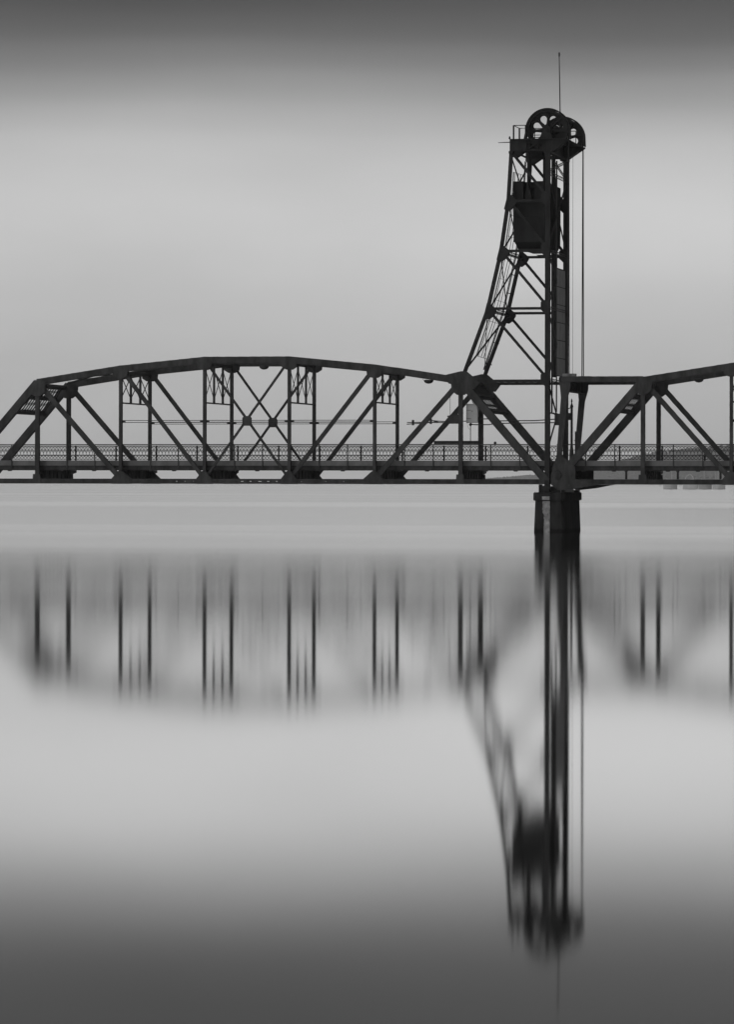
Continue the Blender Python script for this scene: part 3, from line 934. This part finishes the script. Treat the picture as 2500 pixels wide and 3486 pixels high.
def cabinet(x0, x1, y0, y1, z0, z1, mat, lab, cat='cabinet', name='control_cabinet'):
    t = thing(name, ((x0+x1)/2, (y0+y1)/2, z0), lab, cat)
    MB().box(x0, x1, y0+.03, y1, z0, z1).build('body', mat, t)
    dr = MB().box(x0+.03, x1-.03, y0, y0+.028, z0+.06, z1-.13).build('door', mat, t)
    MB().box(x0-.03, x1+.03, y0-.03, y1+.03, z1+.001, z1+.05).build('rain_hood', mat, t)
    for z in (z0+.3, z1-.4):
        MB().box(x0+.03, x0+.34, y0-.015, y0-.001, z-.015, z+.015).build('hinge', STEEL, dr)
    MB().box(x1-.42, x1-.37, y0-.03, y0-.001, (z0+z1)/2+.15, (z0+z1)/2+.21).build('latch', STEEL, dr)
    return t
cabinet(-5.76, -4.94, .25, .62, 7.58, 8.86, PALE, 'pale grey control cabinet hung on the truss left of the tower')
m = thing('signal_horn', (-5.2, .5, 8.95), 'pale bell-shaped horn above the control cabinet', 'horn')
MB().lathe((-5.22, .45, 8.90), [(.05, 0), (.12, .08), (.19, .22), (.17, .36), (.08, .46)], 14).build('bell', PALE, m, smooth=True)
MB().bar((-5.22, .45, 9.3), (-5.35, .2, 9.75), .04, .04).build('bracket', STEEL, m)
jb = thing('junction_box', (-6.7, .5, 7.5), 'dark junction box beside the post under the tower leg', 'junction box')
MB().box(-7.05, -6.32, .3, .62, 7.53, 8.0).build('body', STEEL, jb)
MB().prism([(-7.10, 8.001), (-6.30, 8.001), (-6.30, 8.18), (-6.85, 8.12), (-7.10, 8.08)], .27, .65).build('lid', STEEL, jb)
MB().tube([(-6.93, .45, 8.1), (-6.93, .45, 9.7)], .016, 5).build('feed_pipe', STEEL, jb)
sb = thing('switch_box', (.55, .5, 7.4), 'dark switch box fixed between the tower leg and the lift span', 'junction box')
MB().box(.42, .80, .45, .95, 7.42, 8.22).build('body', STEEL, sb)
MB().box(.44, .78, .42, .449, 7.46, 8.18).build('door', STEEL, sb)
# conduits running from the truss to the tower
cd = thing('conduit', (-6, .3, 7.6), 'twin conduit pipes running level from the truss to the tower', 'pipe')
MB().tube([(-11.4, W-.4, 7.72), (-9.0, W-1.2, 7.74), (-8.3, 1.0, 7.76), (-7.6, .62, 7.70), (-7.0, .5, 7.68)], .032, 6).build('pipe', STEEL, cd)
MB().tube([(-11.4, W-.4, 7.60), (-8.3, 1.0, 7.63), (-7.0, .5, 7.60)], .032, 6).build('pipe', STEEL, cd)
MB().tube([(-6.4, .5, 7.70), (-5.7, .5, 7.71)], .032, 6).build('pipe', STEEL, cd)
MB().tube([(-4.95, .5, 7.86), (-4.1, .5, 7.86), (-3.9, .5, 7.72), (-.9, .5, 7.74), (.42, .6, 7.84)], .036, 6).build('pipe', STEEL, cd)
MB().tube([(-5.5, .45, 7.57), (-5.35, .45, 7.47), (-5.1, .45, 7.46), (-4.2, .45, 7.46), (-3.7, .5, 7.55), (-.9, .5, 7.58), (.42, .6, 7.60)], .036, 6).build('pipe', STEEL, cd)
for x, y in ((-8.45, 1.3), (-10.9, W-.75)):
    MB().box(x-.07, x+.07, y-.08, y+.08, 7.52, 7.9).build('clamp', STEEL, cd)
dw = thing('drop_pipe', (-5.5, .45, 5.0), 'thin upright pipe below the control cabinet', 'pipe')
MB().tube([(-5.49, .46, 4.98), (-5.49, .46, 7.5)], .028, 6).build('pipe', STEEL, dw)
MB().lathe((-5.49, .46, 7.36), [(.03, 0), (.11, .08), (.11, .14), (.03, .21)], 8).build('coupling', STEEL, dw)
MB().tube([(-4.93, .46, 4.98), (-4.93, .46, 8.0)], .022, 6).build('pipe', STEEL, dw)
MB().tube([(-5.72, .44, 7.6), (-5.7, .44, 7.4), (-5.62, .44, 7.22), (-5.5, .44, 7.1)], .008, 5).build('loose_wire', ROPE, dw)
for k, (z0, z1) in enumerate(((8.15, 8.5), (7.85, 8.1))):
    pass
sg = thing('traffic_signal', (-6.35, W-.55, 7.7), 'dark signal lamps clamped to the rear post right of the control cabinet', 'signal')
MB().box(-6.62, -6.30, W-.75, W-.5, 7.78, 8.10).build('lamp_housing', MACHINE, sg)
MB().box(-6.66, -6.30, W-.75, W-.5, 8.16, 8.52).build('lamp_housing', MACHINE, sg)
MB().box(-6.30, -6.22, W-.7, W-.2, 7.7, 8.6).build('bracket', MACHINE, sg)
bm = MB().laced((-9.45, W-.35, 6.30), (-6.2, W-.35, 6.30), .20, .16).build('barrier_beam', STEEL)
recentre(tag(bm, 'level steel barrier beam across the footway posts left of the tower', 'barrier'), (-8.2, W-.35, 6.2))

def pendant(x, y, z, lab):
    t = thing('pendant_lamp', (x, y, z), lab, 'lamp', 'bowl lamps under the top chord')
    MB().lathe((x, y, z), [(.02, -.22), (.18, -.19), (.30, -.11), (.345, 0), (.345, .03), (.30, .05), (.05, .06)], 20).build('bowl', STEEL, t, smooth=True)
    for e in (-1, 1):
        MB().tube([(x+e*.16, y, z+.04), (x+e*.16, y, z+.50)], .014, 5).build('stem', STEEL, t)
    MB().tube([(x-.16, y, z+.02), (x-.40, y, z+.06), (x-.44, y, z+.2), (x-.42, y, z+.5)], .012, 5).build('stem', STEEL, t)
pendant(-9.14, 4.1, 10.62, 'bowl lamp hanging below the chord left of the tower')
pendant(-21.05, 4.1, 11.66, 'bowl lamp hanging below the chord in the middle of the fixed span')
pendant(10.0, 4.1, 10.64, 'bowl lamp hanging below the chord of the lift span')

lp = thing('ornamental_post', (.7, 5.4, 4.97), 'tall post with pointed finial standing just right of the tower legs', 'post')
px, py = .83, 5.6
MB().lathe((px, py, 4.97), [(.16, 0), (.16, .5), (.11, .9), (.085, 1.2), (.085, 3.75), (.12, 3.8), (.10, 3.9), (.05, 4.02), (.035, 4.1), (.065, 4.2), (.04, 4.32), (.005, 4.40)], 10).build('shaft', STEEL, lp)
MB().bar((px-.45, py, 8.1), (px, py, 8.1), .5, .12).build('bracket', STEEL, lp)
MB().bar((px-.45, py, 8.55), (px, py, 8.75), .06, .06).build('bracket', STEEL, lp)
gp = thing('gate_post', (1.2, 5.4, 4.97), 'short thin gate post with slanted arm right of the tower', 'post')
MB().tube([(1.12, 5.5, 4.97), (1.12, 5.5, 7.05)], .045, 6).build('shaft', STEEL, gp)
MB().tube([(1.03, 5.5, 6.40), (1.34, 5.5, 6.50)], .03, 6).build('arm', STEEL, gp)

# ------------------------------------------------------------------ small craft moored off the far bank
def boat(x, y, ln, rz, lab, arch=False, poles=()):
    t = thing('moored_boat', (x, y, 0), lab, 'boat', 'white boats moored on the far side')
    st = []
    for k in range(9):
        u = k/8; half = .42*math.sin(min(1, .35+u*1.2 if u < .55 else (1-u)/.45*.9+.02)*math.pi/2)
        sheer = .62+.38*u*u+(.06 if k == 0 else 0)
        st.append((-ln/2+ln*u, half, sheer))
    m = MB()
    for (xx, h, s) in st:
        m.v += [(xx, -h, s), (xx, -h*.8, .1), (xx, 0, -.2), (xx, h*.8, .1), (xx, h, s), (xx, 0, s-.02)]
    for k in range(8):
        for j in range(6):
            a = k*6+j; b = k*6+(j+1) % 6
            m.f.append((a, b, b+6, a+6))
    m.f.append(tuple(range(6))); m.f.append(tuple(range(48, 54)))
    def xf(mb):
        c, s = math.cos(rz), math.sin(rz); K = 4.0
        mb.v = [(x+K*(vx*c-vy*s), y+K*(vx*s+vy*c), K*vz) for vx, vy, vz in mb.v]; return mb
    xf(m).build('hull', WHITE, t)
    m = MB(); m.hexa([(-ln*.30, -.30, .6), (ln*.20, -.26, .66), (ln*.20, .26, .66), (-ln*.30, .30, .6), (-ln*.27, -.25, 1.30), (ln*.08, -.2, 1.22), (ln*.08, .2, 1.22), (-ln*.27, .25, 1.30)])
    xf(m).build('cabin', WHITE, t)
    for px_, h in poles:
        xf(MB().tube([(px_, 0, .6), (px_, 0, h)], .05, 5)).build('mast', WHITE, t)
    if arch:
        m = MB(); pr = None
        for j in range(11):
            a = math.pi*j/10
            q = (-.62*math.cos(a), 0, .7+1.15*math.sin(a))
            if pr:
                m.bar((pr[0], 0, pr[2]), (q[0], 0, q[2]), .09, .5)
            pr = q
        xf(m).build('canopy', WHITE, t)
BY = [(-223.6, 1796.2), (-212.7, 1789.2), (-206.6, 1800.6), (-198.9, 1794.3)]
boat(*BY[0], 1.75, R(8), 'small white boat with one mast, leftmost below the deck at right', poles=((.2, 2.25),))
boat(*BY[1], 1.9, R(170), 'small white boat with a round arched canopy, seen under the lift span', arch=True)
boat(*BY[2], 1.7, R(12), 'small white boat with a mast and no canopy, between the arched one and the rightmost', poles=((-.1, 2.3),))
boat(*BY[3], 1.6, R(188), 'small white boat with two masts, rightmost under the lift span', poles=((.1, 2.3), (.45, 2.15)))

# ------------------------------------------------------------------ river haze
hz = MB().box(-6200, 6200, -460, 9400, -3.5, 84)
hm = bpy.data.materials.new('river_haze'); hm.use_nodes = True
nt = hm.node_tree
for n in list(nt.nodes): nt.nodes.remove(n)
out = nt.nodes.new('ShaderNodeOutputMaterial'); pv = nt.nodes.new('ShaderNodeVolumePrincipled')
pv.inputs['Color'].default_value = (.97, .97, .97, 1)
pv.inputs['Density'].default_value = .00007
pv.inputs['Anisotropy'].default_value = .95
nt.links.new(pv.outputs[0], out.inputs['Volume'])
haze = hz.build('haze', hm)
haze['kind'] = 'stuff'
haze['label'] = 'thin pale river haze over the whole scene'
